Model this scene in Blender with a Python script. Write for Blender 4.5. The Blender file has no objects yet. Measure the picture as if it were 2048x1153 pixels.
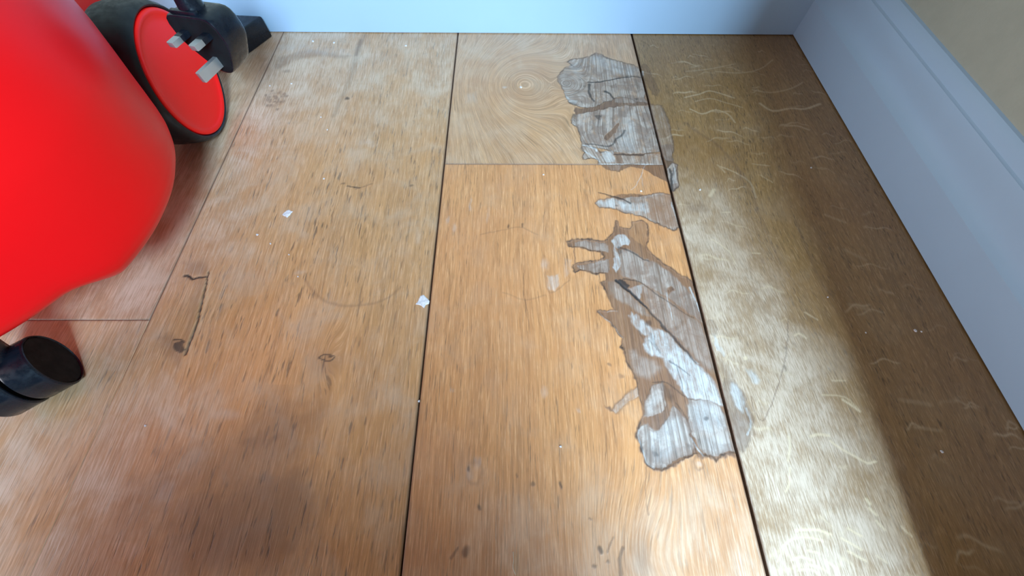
import bpy, bmesh, math, random
import numpy as np
from mathutils import Matrix, Vector

random.seed(4)
rng = np.random.default_rng(11)
sc = bpy.context.scene
COL = sc.collection

# ------------------------------------------------------------------ camera
CAM_H = 0.31
F_PX = 770.0
RIGHT = (0.999966556, -0.00344452, 0.00741769)
UP = (-0.000363596, 0.887360775, 0.461075615)
FWD = (0.008170352, 0.461062891, -0.887329846)
cam_data = bpy.data.cameras.new('camera')
cam_data.sensor_width = 36.0
cam_data.lens = F_PX / 2048.0 * 36.0
cam_data.clip_start = 0.01
cam = bpy.data.objects.new('camera', cam_data)
COL.objects.link(cam)
cam.matrix_world = Matrix(((RIGHT[0], UP[0], -FWD[0], 0.0),
                           (RIGHT[1], UP[1], -FWD[1], 0.0),
                           (RIGHT[2], UP[2], -FWD[2], CAM_H),
                           (0, 0, 0, 1)))
sc.camera = cam

# ------------------------------------------------------------------ world, window light, added fill, exposure
world = bpy.data.worlds.new('sky')
sc.world = world
world.use_nodes = True
bg = world.node_tree.nodes['Background']
bg.inputs[0].default_value = (0.66, 0.87, 1.05, 1)
bg.inputs[1].default_value = 0.14

def area(name, loc, target, sx, sy, power, color):
    l = bpy.data.lights.new(name, 'AREA')
    l.shape = 'RECTANGLE'
    l.size, l.size_y = sx, sy
    l.energy = power
    l.color = color
    o = bpy.data.objects.new(name, l)
    COL.objects.link(o)
    o.location = loc
    o.rotation_euler = (Vector(target) - Vector(loc)).to_track_quat('-Z', 'Z').to_euler()
    return o

area('window_daylight', (0.315, -0.86, 0.90), (0.0, 0.2, 0.0), 0.24, 0.50, 57.0, (0.475, 0.79, 1.06))
area('left_fill', (-2.2, -1.0, 0.50), (0.39, 0.25, 0.05), 1.5, 0.6, 29.0, (0.92, 0.92, 1.0))  # added fill lamp with no known source, lifts the right baseboard

vs = sc.view_settings
vs.view_transform = 'Standard'
vs.look = 'None'
vs.gamma = 1.0
vs.use_curve_mapping = False
vs.exposure = 0.03

# ------------------------------------------------------------------ helpers
def ground(px, py, z=0.0):
    """where the sight line of a photograph pixel meets the level z (surveying the floor)"""
    px = np.asarray(px, float); py = np.asarray(py, float)
    a = (px - 1024.0) / F_PX; b = -(py - 576.5) / F_PX
    d = [a * RIGHT[i] + b * UP[i] + FWD[i] for i in range(3)]
    t = (z - CAM_H) / d[2]
    return d[0] * t, d[1] * t

def tag(o, label=None, cat=None, group=None, kind=None):
    if label: o['label'] = label
    if cat: o['category'] = cat
    if group: o['group'] = group
    if kind: o['kind'] = kind
    return o

def empty(name, loc=(0, 0, 0), parent=None):
    o = bpy.data.objects.new(name, None)
    COL.objects.link(o)
    o.location = loc
    o.empty_display_size = 0.02
    if parent: o.parent = parent
    return o

def add_mesh(name, me, mat=None, parent=None, smooth=True):
    o = bpy.data.objects.new(name, me)
    COL.objects.link(o)
    if mat: me.materials.append(mat)
    if smooth:
        me.polygons.foreach_set('use_smooth', [True] * len(me.polygons))
    if parent: o.parent = parent
    return o

def from_bm(name, bm, mat=None, parent=None, smooth=True, sharp=None):
    me = bpy.data.meshes.new(name)
    bmesh.ops.recalc_face_normals(bm, faces=bm.faces[:])
    bm.to_mesh(me)
    bm.free()
    o = add_mesh(name, me, mat, parent, smooth)
    if smooth:
        me.set_sharp_from_angle(angle=math.radians(sharp or 35))
    return o

def bevel_all(bm, w, seg=2):
    bmesh.ops.bevel(bm, geom=bm.edges[:], offset=w, segments=seg, profile=0.5, affect='EDGES', clamp_overlap=True)

def bm_box(x0, x1, y0, y1, z0, z1, bev=0.0, seg=2):
    bm = bmesh.new()
    bmesh.ops.create_cube(bm, size=1.0)
    for v in bm.verts:
        v.co = Vector(((x0 + x1) / 2 + v.co.x * (x1 - x0), (y0 + y1) / 2 + v.co.y * (y1 - y0), (z0 + z1) / 2 + v.co.z * (z1 - z0)))
    if bev: bevel_all(bm, bev, seg)
    return bm

def bm_prism(pts, z0, z1, bev=0.0, seg=2, top_scale=None):
    """outline pts in XY, extruded from z0 to z1"""
    bm = bmesh.new()
    n = len(pts)
    c = Vector((sum(p[0] for p in pts) / n, sum(p[1] for p in pts) / n))
    a = [bm.verts.new((p[0], p[1], z0)) for p in pts]
    s = top_scale or 1.0
    b = [bm.verts.new((c.x + (p[0] - c.x) * s, c.y + (p[1] - c.y) * s, z1)) for p in pts]
    bm.faces.new(a[::-1]); bm.faces.new(b)
    for i in range(n):
        bm.faces.new((a[i], a[(i + 1) % n], b[(i + 1) % n], b[i]))
    bmesh.ops.recalc_face_normals(bm, faces=bm.faces[:])
    if bev:
        es = [e for e in bm.edges if len(e.link_faces) == 2 and e.calc_face_angle(0) > 0.6]
        bmesh.ops.bevel(bm, geom=es, offset=bev, segments=seg, profile=0.5, affect='EDGES', clamp_overlap=True)
    return bm

def bm_lathe(profile, n=64, close=True):
    """profile: list of (r, h); axis is local Z"""
    bm = bmesh.new()
    rings = []
    for r, z in profile:
        if r < 1e-7:
            rings.append([bm.verts.new((0, 0, z))])
        else:
            rings.append([bm.verts.new((r * math.cos(2 * math.pi * k / n), r * math.sin(2 * math.pi * k / n), z)) for k in range(n)])
    for a, b in zip(rings, rings[1:]):
        for k in range(n):
            k2 = (k + 1) % n
            if len(a) == 1 and len(b) == 1: continue
            if len(a) == 1: bm.faces.new((a[0], b[k], b[k2]))
            elif len(b) == 1: bm.faces.new((a[k], a[k2], b[0]))
            else: bm.faces.new((a[k], a[k2], b[k2], b[k]))
    return bm

def bm_tube(path, radii, n=16):
    bm = bmesh.new()
    path = [Vector(p) for p in path]
    if not hasattr(radii, '__len__'): radii = [radii] * len(path)
    up = Vector((0.3, 0.5, 0.81)).normalized()
    rings = []
    for i, p in enumerate(path):
        t = (path[min(i + 1, len(path) - 1)] - path[max(i - 1, 0)]).normalized()
        a = t.cross(up)
        if a.length < 1e-4: a = t.cross(Vector((1, 0, 0)))
        a.normalize(); b = t.cross(a)
        rings.append([bm.verts.new(p + radii[i] * (math.cos(2 * math.pi * k / n) * a + math.sin(2 * math.pi * k / n) * b)) for k in range(n)])
    for r, s in zip(rings, rings[1:]):
        for k in range(n):
            bm.faces.new((r[k], r[(k + 1) % n], s[(k + 1) % n], s[k]))
    bm.faces.new(rings[0][::-1]); bm.faces.new(rings[-1])
    return bm

def axis_matrix(loc, axis):
    q = Vector(axis).to_track_quat('Z', 'Y')
    return Matrix.Translation(loc) @ q.to_matrix().to_4x4()

# ------------------------------------------------------------------ material helpers
class NT:
    def __init__(self, name):
        self.m = bpy.data.materials.new(name)
        self.m.use_nodes = True
        self.t = self.m.node_tree
        self.b = self.t.nodes['Principled BSDF']
    def n(self, typ, **kw):
        nd = self.t.nodes.new(typ)
        for k, v in kw.items(): setattr(nd, k, v)
        return nd
    def link(self, a, b): self.t.links.new(a, b)
    def val(self, sock, v):
        if hasattr(v, 'is_output') or isinstance(v, bpy.types.NodeSocket): self.link(v, sock)
        else: sock.default_value = v
    def math(self, op, a, b=None, c=None, clamp=False):
        nd = self.n('ShaderNodeMath', operation=op, use_clamp=clamp)
        self.val(nd.inputs[0], a)
        if b is not None: self.val(nd.inputs[1], b)
        if c is not None: self.val(nd.inputs[2], c)
        return nd.outputs[0]
    def attr(self, name):
        nd = self.n('ShaderNodeAttribute', attribute_name=name)
        return nd.outputs['Fac']
    def xyz(self, x, y, z):
        nd = self.n('ShaderNodeCombineXYZ')
        for s, v in zip(nd.inputs, (x, y, z)): self.val(s, v)
        return nd.outputs[0]
    def noise(self, vec, scale=1.0, detail=2.0, rough=0.5, dist=0.0):
        nd = self.n('ShaderNodeTexNoise')
        if vec is not None: self.link(vec, nd.inputs['Vector'])
        nd.inputs['Scale'].default_value = scale
        nd.inputs['Detail'].default_value = detail
        nd.inputs['Roughness'].default_value = rough
        nd.inputs['Distortion'].default_value = dist
        return nd.outputs[0]
    def ramp(self, fac, lo, hi, a=0.0, b=1.0):
        nd = self.n('ShaderNodeMapRange', interpolation_type='SMOOTHSTEP')
        self.val(nd.inputs[0], fac)
        for i, v in enumerate((lo, hi, a, b)): self.val(nd.inputs[i + 1], v)
        return nd.outputs[0]
    def mix(self, fac, a, b, mode='MIX'):
        nd = self.n('ShaderNodeMix', data_type='RGBA', blend_type=mode)
        self.val(nd.inputs[0], fac)
        for i, v in ((6, a), (7, b)):
            if isinstance(v, tuple): nd.inputs[i].default_value = (*v[:3], 1)
            else: self.link(v, nd.inputs[i])
        return nd.outputs[2]
    def bump(self, h, strength, dist):
        nd = self.n('ShaderNodeBump')
        self.val(nd.inputs['Height'], h)
        nd.inputs['Strength'].default_value = strength
        nd.inputs['Distance'].default_value = dist
        self.link(nd.outputs[0], self.b.inputs['Normal'])
        return nd

def plain(name, color, rough=0.5, metal=0.0, spec=0.5, coat=0.0, mottle=0.12, mscale=40, bump=0.0, bscale=600, rvar=0.1):
    m = NT(name)
    co = m.n('ShaderNodeTexCoord').outputs['Object']
    f = m.noise(co, mscale, 4, 0.6)
    c2 = tuple(max(0, c * (1 - mottle)) for c in color); c1 = tuple(min(1, c * (1 + mottle)) for c in color)
    m.link(m.mix(m.ramp(f, 0.3, 0.7), c2, c1), m.b.inputs['Base Color'])
    m.link(m.ramp(m.noise(co, mscale * 2.3, 4, 0.6), 0.3, 0.7, max(0.02, rough - rvar), rough + rvar), m.b.inputs['Roughness'])
    m.b.inputs['Metallic'].default_value = metal
    m.b.inputs['Specular IOR Level'].default_value = spec
    m.b.inputs['Coat Weight'].default_value = coat
    if bump: m.bump(m.noise(co, bscale, 3, 0.6), bump, 0.0004)
    return m.m

def oak(name, light, dark, seed, pore=0.6, pore_u=620.0, pore_v=26.0, band_u=70.0, band=0.5, grey=0.0, pore_col=(0.10, 0.05, 0.022), wear=0.3, fine_v=42.0, fib_v=17.0):
    m = NT(name)
    gu, gv = m.attr('grain_u'), m.attr('grain_v')
    bare, stain, darkm, pale, fleck = (m.attr(a) for a in ('bare', 'stain', 'dark', 'pale', 'fleck'))
    grey = m.attr('grey')
    def gvec(ku, kv, s):
        return m.xyz(m.math('MULTIPLY', gu, ku), m.math('MULTIPLY', gv, kv), s + seed)
    bands = m.noise(gvec(band_u, 1.6, 0.0), 1.0, 5, 0.66, 0.2)
    fine = m.noise(gvec(1050.0, fine_v, 3.1), 1.0, 4, 0.7)
    fib = m.noise(gvec(430.0, fib_v, 7.7), 1.0, 5, 0.75)
    pores = m.noise(gvec(pore_u, pore_v, 11.3), 1.0, 2, 0.5)
    pband = m.noise(gvec(band_u * 2.6, 2.2, 17.0), 1.0, 2, 0.5)
    obj = m.n('ShaderNodeTexCoord').outputs['Object']
    broad = m.noise(obj, 9.0 , 4, 0.55, 0.6)
    cloud = m.noise(obj, 26.0, 5, 0.6, 0.4)
    # sound wood
    c = m.mix(m.ramp(bands, 0.5 - 0.28 / max(band, .1) * .6, 0.5 + 0.28 / max(band, .1) * .6), dark, light)
    c = m.mix(m.ramp(fib, 0.40, 0.66, 0.0, 0.62), c, tuple(x * 0.66 for x in dark))
    c = m.mix(m.ramp(fine, 0.5, 0.68, 0.0, 0.62), c, tuple(min(1, x * 1.25 + .05) for x in light))
    pm = m.math('MULTIPLY', m.ramp(pores, 0.56, 0.70), m.ramp(pband, 0.36, 0.62, 0.12, 1.0))
    pm = m.math('MULTIPLY', pm, pore)
    c = m.mix(pm, c, pore_col)
    # rubbed and greyed finish; grey also paints the lit strip at right
    w = m.math('MULTIPLY', m.ramp(cloud, 0.46, 0.72), wear)
    c = m.mix(w, c, tuple(0.45 * x + 0.55 * y for x, y in zip(light, (0.42, 0.34, 0.27))))
    c = m.mix(m.ramp(broad, 0.35, 0.7, 0.0, 0.25), c, tuple(x * y for x, y in zip(dark, (1.0, 0.80, 0.66))))
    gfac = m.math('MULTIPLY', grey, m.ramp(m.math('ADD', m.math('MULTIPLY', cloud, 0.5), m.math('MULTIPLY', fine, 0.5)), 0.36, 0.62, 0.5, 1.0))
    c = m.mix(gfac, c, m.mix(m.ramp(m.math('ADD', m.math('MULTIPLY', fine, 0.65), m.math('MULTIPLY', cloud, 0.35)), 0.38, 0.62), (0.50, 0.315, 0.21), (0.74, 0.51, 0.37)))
    c = m.mix(m.math('MULTIPLY', fleck, m.ramp(fine, 0.3, 0.6, 0.75, 1.0)), c, (0.84, 0.585, 0.37))
    # brown soaked wood at the edge of the missing lacquer
    sfac = m.math('MULTIPLY', stain, m.ramp(fib, 0.25, 0.75, 0.98, 0.62))
    c = m.mix(sfac, c, m.mix(m.ramp(m.noise(gvec(900, 12, 23.), 1.0, 3, 0.6), 0.35, 0.7), (0.072, 0.032, 0.023), (0.20, 0.104, 0.074)))
    # bare weathered wood, grey with fibres
    bf = m.noise(gvec(620, 9.0, 31.0), 1.0, 4, 0.65)
    bc = m.mix(m.ramp(bf, 0.32, 0.66), (0.23, 0.145, 0.105), (0.58, 0.42, 0.345))
    bc = m.mix(m.ramp(m.noise(obj, 75.0, 4, 0.6, 0.5), 0.42, 0.60, 0.0, 0.62), bc, (0.24, 0.135, 0.095))
    bc = m.mix(m.ramp(m.noise(gvec(300, 26, 61.0), 1.0, 5, 0.75), 0.54, 0.66, 0.0, 0.75), bc, (0.13, 0.078, 0.055))
    bfac = m.math('MULTIPLY', bare, m.ramp(m.noise(gvec(150, 50, 71.0), 1.0, 5, 0.7), 0.34, 0.52, 0.60, 1.0))
    c = m.mix(bfac, c, bc)
    mid = m.noise(gvec(170, 60, 51.0), 1.0, 5, 0.7)
    pc = m.mix(m.ramp(bf, 0.3, 0.66), (0.46, 0.38, 0.34), (0.80, 0.72, 0.68))
    c = m.mix(m.math('MULTIPLY', pale, m.ramp(m.math('ADD', m.math('MULTIPLY', mid, 0.65), m.math('MULTIPLY', m.noise(gvec(600, 40, 41.), 1.0, 3, 0.6), 0.35)), 0.38, 0.60, 0.30, 0.92)), c, pc)
    c = m.mix(darkm, c, (0.018, 0.015, 0.016))
    m.link(c, m.b.inputs['Base Color'])
    worn = m.math('MAXIMUM', m.math('MAXIMUM', bare, m.math('MULTIPLY', stain, 0.6)), m.math('MAXIMUM', pale, darkm))
    r0 = m.ramp(cloud, 0.3, 0.7, 0.34, 0.50)
    r1 = m.math('ADD', r0, m.math('MULTIPLY', pm, 0.2))
    mixr = m.n('ShaderNodeMix', data_type='FLOAT')
    m.link(worn, mixr.inputs[0]); m.link(r1, mixr.inputs[2]); mixr.inputs[3].default_value = 0.72
    m.link(mixr.outputs[0], m.b.inputs['Roughness'])
    m.b.inputs['Specular IOR Level'].default_value = 0.5
    hh = m.math('SUBTRACT', m.math('MULTIPLY', fib, 0.25), m.math('MULTIPLY', pm, 0.9))
    hh = m.math('ADD', hh, m.math('MULTIPLY', m.math('MULTIPLY', bf, worn), 2.4))
    m.bump(hh, 0.55, 0.00035)
    return m.m

# ------------------------------------------------------------------ floor: planks with traced wear
XJ1, XJ2, XJ3 = -0.3103, -0.0704, 0.1702
YW, XW = 0.5570, 0.3940            # front faces of the back and right baseboards
Y_END = 0.572                      # planks run a little under the baseboards

class ValueNoise:
    def __init__(self, seed): self.g = np.random.default_rng(seed).random((128, 128))
    def __call__(self, x, y):
        xi = np.floor(x).astype(int); yi = np.floor(y).astype(int)
        fx = x - xi; fy = y - yi
        fx = fx * fx * (3 - 2 * fx); fy = fy * fy * (3 - 2 * fy)
        g = self.g
        a = g[xi % 128, yi % 128]; b = g[(xi + 1) % 128, yi % 128]
        c = g[xi % 128, (yi + 1) % 128]; d = g[(xi + 1) % 128, (yi + 1) % 128]
        return (a * (1 - fx) + b * fx) * (1 - fy) + (c * (1 - fx) + d * fx) * fy - 0.5
VN1, VN2, VN3 = ValueNoise(1), ValueNoise(2), ValueNoise(3)

def sstep(x, a, b):
    t = np.clip((x - a) / (b - a), 0, 1)
    return t * t * (3 - 2 * t)

class Plank:
    def __init__(self, xs, ys):
        self.xs, self.ys = xs, ys
        X, Y = np.meshgrid(xs, ys)
        self.shape = X.shape
        self.x = X.ravel(); self.y = Y.ravel()
        n = self.x.size
        self.ch = {k: np.zeros(n) for k in ('bare', 'stain', 'dark', 'pale', 'fleck', 'grey', 'h')}
        self.gu = self.x.copy(); self.gv = self.y.copy()
        # edges wobble a little, as torn lacquer does
        self.jx = self.x + 0.0022 * VN1(self.x * 180, self.y * 140) + 0.0012 * VN2(self.x * 480, self.y * 420)
        self.jy = self.y + 0.0022 * VN2(self.x * 150 + 9, self.y * 170) + 0.0014 * VN3(self.x * 520, self.y * 380)
    def _sub(self, px, py, pad):
        x0, x1, y0, y1 = px.min() - pad, px.max() + pad, py.min() - pad, py.max() + pad
        return np.nonzero((self.x > x0) & (self.x < x1) & (self.y > y0) & (self.y < y1))[0]
    def poly(self, pts, feather=0.0006, jitter=1.0):
        a = np.array(pts, float)
        px, py = ground(a[:, 0], a[:, 1])
        idx = self._sub(px, py, 0.008)
        if idx.size == 0: return idx, None
        qx = self.x[idx] + jitter * (self.jx[idx] - self.x[idx]); qy = self.y[idx] + jitter * (self.jy[idx] - self.y[idx])
        inside = np.zeros(idx.size, bool); d2 = np.full(idx.size, 1.0)
        n = len(px)
        for i in range(n):
            ax, ay, bx, by = px[i], py[i], px[(i + 1) % n], py[(i + 1) % n]
            c = (ay > qy) != (by > qy)
            if c.any():
                t = (bx - ax) * (qy - ay) / ((by - ay) if by != ay else 1e-12) + ax
                inside ^= c & (qx < t)
            ex, ey = bx - ax, by - ay
            u = np.clip(((qx - ax) * ex + (qy - ay) * ey) / (ex * ex + ey * ey + 1e-15), 0, 1)
            d2 = np.minimum(d2, (qx - ax - u * ex) ** 2 + (qy - ay - u * ey) ** 2)
        return idx, np.where(inside, 1, -1) * np.sqrt(d2)       # signed distance, + inside
    def fill(self, pts, ch, v, feather=0.0007, jitter=1.0, depth=0.0, rim=0.0, over=False):
        idx, d = self.poly(pts, feather, jitter)
        if d is None: return
        w = sstep(d, -feather, feather)
        c = self.ch[ch]
        if over: c[idx] = c[idx] * (1 - w) + v * w
        else: c[idx] = np.maximum(c[idx], v * w)
        if depth: self.ch['h'][idx] = np.minimum(self.ch['h'][idx], -depth * sstep(d, -0.0004, 0.0008))
        if rim:
            r = np.exp(-((d + 0.0003) / 0.0010) ** 2) * rim
            self.ch['stain'][idx] = np.maximum(self.ch['stain'][idx], r)
            q = np.exp(-((d + 0.0004) / 0.0007) ** 2) * rim * np.clip(0.5 + 1.2 * VN2(self.x[idx] * 220, self.y[idx] * 200), 0, 1) * 0.8
            self.ch['dark'][idx] = np.maximum(self.ch['dark'][idx], q)
    def clear(self, pts, ch, v=0.0, feather=0.0008):
        idx, d = self.poly(pts, feather)
        if d is None: return
        w = sstep(d, -feather, feather)
        self.ch[ch][idx] = self.ch[ch][idx] * (1 - w) + v * w
    def line(self, pts, ch, v, w0, w1=None, depth=0.0, soft=0.5, jitter=0.5):
        """stroke; widths in photograph pixels at the place where it lies"""
        a = np.array(pts, float)
        if len(a) > 2:
            e_ = np.concatenate([[2 * a[0] - a[1]], a, [2 * a[-1] - a[-2]]]); t_ = np.linspace(0, 1, 4)[:-1][:, None]; o_ = []
            for i in range(len(a) - 1):
                p0, p1, p2, p3 = e_[i:i + 4]
                o_.append(0.5 * (2 * p1 + (p2 - p0) * t_ + (2 * p0 - 5 * p1 + 4 * p2 - p3) * t_ ** 2 + (3 * p1 - p0 - 3 * p2 + p3) * t_ ** 3))
            a = np.concatenate(o_ + [a[-1:]])
        px, py = ground(a[:, 0], a[:, 1])
        qx2, _ = ground(a[:, 0] + 1.0, a[:, 1])
        mm = np.abs(qx2 - px)
        w1 = w0 if w1 is None else w1
        idx = self._sub(px, py, 0.01)
        if idx.size == 0: return
        qx = self.x[idx] + jitter * (self.jx[idx] - self.x[idx]); qy = self.y[idx] + jitter * (self.jy[idx] - self.y[idx])
        best = np.zeros(idx.size)
        n = len(px)
        for i in range(n - 1):
            ax, ay, bx, by = px[i], py[i], px[i + 1], py[i + 1]
            ex, ey = bx - ax, by - ay
            u = np.clip(((qx - ax) * ex + (qy - ay) * ey) / (ex * ex + ey * ey + 1e-15), 0, 1)
            d = np.sqrt((qx - ax - u * ex) ** 2 + (qy - ay - u * ey) ** 2)
            w = 0.5 * mm[i] * (w0 + (w1 - w0) * (i + u) / (n - 1))
            f = np.maximum(w * soft, 0.0003)
            best = np.maximum(best, 1 - sstep(d, np.maximum(w - f, 0), w + f))
        c = self.ch[ch]
        c[idx] = np.maximum(c[idx], best * v)
        if depth: self.ch['h'][idx] = np.minimum(self.ch['h'][idx], -depth * best)
    def spot(self, x, y, r, ch, v, ry=None, ring=False, soft=0.5):
        cx, cy = ground(x, y); cx2, _ = ground(x + 1.0, y)
        rr = abs(cx2 - cx) * r; r2 = rr if ry is None else abs(cx2 - cx) * ry
        d = np.sqrt(((self.jx - cx) / rr) ** 2 + ((self.jy - cy) / r2) ** 2)
        w = np.exp(-((d - 1) / 0.25) ** 2) if ring else 1 - sstep(d, 1 - soft, 1 + soft)
        self.ch[ch] = np.maximum(self.ch[ch], v * w)
    def knot(self, x, y, amp, sx, sy):
        cx, cy = ground(x, y)
        e = np.exp(-(((self.x - cx) / sx) ** 2 + ((self.y - cy) / sy) ** 2))
        self.gu += amp * e
    def build(self, mat, parent, seam=0.75, tight=None):
        ny, nx = self.shape
        lo, hi = self.x - self.xs[0], self.xs[-1] - self.x
        if tight == 'low': lo = np.where(self.y < EJ1_Y - 0.012, 0.0016 + lo, lo)       # this joint is worn shut
        if tight == 'high': hi = hi + 0.0016
        edge = np.minimum(np.minimum(lo, hi), np.minimum(self.y - self.ys[0], self.ys[-1] - self.y))
        if seam: self.ch['stain'] = np.maximum(self.ch['stain'], seam * (1 - sstep(edge, 0.0002, 0.0016)))
        z = self.ch['h'] * (1 + 0.5 * VN3(self.x * 260, self.y * 200)) - 0.00035 * (1 - sstep(edge, 0, 0.0009))
        z += 0.00012 * VN1(self.x * 30, self.y * 12)
        n = nx * ny
        per = np.concatenate([np.arange(nx), np.arange(1, ny) * nx + nx - 1, (ny - 1) * nx + np.arange(nx - 2, -1, -1), np.arange(ny - 2, 0, -1) * nx])
        co = np.empty((n + per.size, 3), np.float32)
        co[:n, 0], co[:n, 1], co[:n, 2] = self.x, self.y, z
        co[n:, 0], co[n:, 1], co[n:, 2] = self.x[per], self.y[per], -0.014
        i = (np.arange(ny - 1)[:, None] * nx + np.arange(nx - 1)[None]).ravel()
        q = np.stack([i, i + 1, i + nx + 1, i + nx], 1)
        k = np.arange(per.size); k2 = (k + 1) % per.size
        s = np.stack([per[k], n + k, n + k2, per[k2]], 1)
        faces = np.concatenate([q, s]).astype(np.int32)
        me = bpy.data.meshes.new('plank')
        me.vertices.add(len(co)); me.vertices.foreach_set('co', co.ravel())
        me.loops.add(faces.size); me.loops.foreach_set('vertex_index', faces.ravel())
        me.polygons.add(len(faces))
        me.polygons.foreach_set('loop_start', np.arange(len(faces), dtype=np.int32) * 4)
        sm = np.ones(len(faces), bool); sm[len(q):] = False
        me.polygons.foreach_set('use_smooth', sm)
        me.update(calc_edges=True)
        for name, arr in (('grain_u', self.gu), ('grain_v', self.gv), *((k, self.ch[k]) for k in ('bare', 'stain', 'dark', 'pale', 'fleck', 'grey'))):
            at = me.attributes.new(name, 'FLOAT', 'POINT')
            at.data.foreach_set('value', np.concatenate([arr, arr[per]]).astype(np.float32))
        o = add_mesh('plank', me, mat, parent, smooth=False)
        return o

def steps(*segs):
    out = []
    for a, b, s in segs:
        k = max(2, int(round((b - a) / s)) + 1)
        out += list(np.linspace(a, b, k))[(1 if out else 0):]
    return np.array(out)

def Z3(*p): return [(1050 + a / 2.8825, 80 + b / 2.8825) for a, b in p]
def Z4(*p): return [(1080 + a / 3.8425, 430 + b / 3.8425) for a, b in p]
def Z5(*p): return [(1180 + a / 3.493, 650 + b / 3.493) for a, b in p]

FINE = 0.0007
Y0 = -0.45
ys_full = steps((Y0, -0.062, 0.02), (-0.062, Y_END, FINE))
EJ_Y, EJ1_Y = 0.3134, 0.1300

damaged_top = Plank(steps((XJ2 + 0.0006, XJ3 - 0.0012, FINE)), steps((EJ_Y + 0.00005, Y_END, FINE)))
damaged_low = Plank(steps((XJ2 + 0.0006, XJ3 - 0.0012, FINE)), steps((Y0, -0.062, 0.02), (-0.062, EJ_Y - 0.00005, FINE)))
right_plank = Plank(steps((XJ3 + 0.0011, 0.225, FINE), (0.225, 0.4108, 0.0011)), steps((Y0, -0.062, 0.02), (-0.062, Y_END, 0.0008)))
wide_plank = Plank(steps((XJ1 + 0.0002, XJ2 - 0.0007, 0.0010)), steps((Y0, -0.062, 0.02), (-0.062, Y_END, 0.0011)))
left_top = Plank(steps((-0.551, -0.42, 0.006), (-0.42, XJ1 - 0.0002, 0.0014)), steps((EJ1_Y + 0.00005, Y_END, 0.0016)))
left_low = Plank(steps((-0.551, -0.42, 0.006), (-0.42, XJ1 + 0.00012, 0.0014)), steps((Y0, -0.062, 0.02), (-0.062, EJ1_Y - 0.00005, 0.0014)))
PL = (damaged_top, damaged_low, right_plank, wide_plank)

def each(fn, *a, planks=PL, **k):
    for p in planks: getattr(p, fn)(*a, **k)

# --- the run of grain
for p in PL + (left_top, left_low):
    p.gu += 0.004 * VN1(p.x * 14 + 3, p.y * 5) + 0.002 * VN2(p.x * 40, p.y * 11)
damaged_top.knot(1030, 168, 0.125, 0.055, 0.068)
damaged_top.gu += 0.02 * np.exp(-((damaged_top.y - 0.36) / 0.05) ** 2) * np.sin((damaged_top.x + 0.07) * 14)
damaged_top.knot(1135, 165, 0.030, 0.016, 0.020)
damaged_low.knot(1275, 1125, 0.022, 0.030, 0.045)
damaged_low.knot(1090, 520, 0.004, 0.02, 0.05)
wide_plank.knot(655, 716, 0.012, 0.010, 0.030)
wide_plank.knot(398, 640, 0.006, 0.016, 0.06)
wide_plank.gu += 0.10 * np.maximum(0, wide_plank.y - 0.15) * (XJ2 - wide_plank.x) * 2.2
right_plank.gu += 0.018 * np.exp(-((right_plank.y - 0.25) / 0.12) ** 2) * np.sin((right_plank.x - 0.17) * 18)
left_low.gu += 0.10 * np.maximum(0, left_low.y - 0.15) * (XJ2 - left_low.x) * 2.2

# --- patch of missing lacquer nearest the back wall
A = Z3((245,130),(275,110),(330,105),(380,95),(405,78),(440,85),(480,108),(530,122),(590,135),(650,155),(690,190),(700,225),(690,330),(710,365),(640,350),(590,330),(530,330),(500,345),(450,360),(400,385),(360,392),(310,382),(265,367),(245,340),(222,300),(215,275),(195,245),(190,230),(205,190),(235,160),(275,148))
each('fill', A, 'bare', 0.95, depth=0.0005, rim=0.75, planks=PL[:2])
each('fill', Z3((290,388),(330,395),(400,385),(450,365),(520,335),(600,325),(690,345),(720,378),(640,375),(560,376),(480,392),(420,402),(350,422),(300,437),(286,410)), 'stain', 0.95, depth=0.0003)
damaged_top.fill(Z3((520,338),(600,330),(650,340),(640,362),(560,362),(520,360)), 'bare', 0.6)
B = Z3((265,460),(280,430),(330,425),(420,402),(500,388),(580,378),(715,380),(735,420),(760,520),(790,640),(700,655),(600,655),(510,645),(440,625),(400,620),(340,610),(325,590),(320,550),(305,500),(285,490))
damaged_top.fill(B, 'bare', 1.0, depth=0.0006, rim=0.8)
damaged_top.line(Z3((305,450),(312,500),(330,560),(328,590)), 'stain', 0.9, 5)
damaged_top.fill(Z3((430,720),(420,690),(380,680),(340,690),(335,670),(350,650),(330,625),(330,600),(345,590),(370,615),(420,640),(440,650),(700,662),(790,655),(820,720),(600,718)), 'bare', 0.9, depth=0.0006, rim=0.85)
for ln, w, v in ((Z3((340,605),(400,625),(410,640)), 4, .9), (Z3((345,640),(390,668),(430,700)), 4, .8)):
    damaged_top.line(ln, 'pale', v, w)
damaged_top.fill(Z3((440,645),(510,640),(520,700),(470,705),(445,690)), 'pale', 0.7)
damaged_top.fill(Z3((520,660),(560,655),(560,712),(530,712)), 'stain', 0.9); damaged_top.clear(Z3((520,660),(560,655),(560,712),(530,712)), 'bare', 0.2)
damaged_top.clear(Z3((500,647),(600,652),(695,652),(690,668),(600,668),(510,660)), 'bare', 0.1)
damaged_top.fill(Z3((500,647),(600,652),(695,652),(690,668),(600,668),(510,660)), 'stain', 1.0, depth=0.0008)
damaged_top.line(Z3((520,656),(600,660),(690,660)), 'dark', 0.55, 3)
damaged_top.clear(Z3((540,475),(550,490),(510,545),(470,578),(455,570),(470,540),(500,510)), 'bare', 0.05)
damaged_top.fill(Z3((540,475),(550,490),(510,545),(470,578),(455,570),(470,540),(500,510)), 'stain', 0.95)
damaged_top.line(Z3((575,520),(560,545),(525,570),(505,600),(470,610),(420,603),(350,597)), 'dark', 0.62, 5, 3, depth=0.0007)
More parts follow.
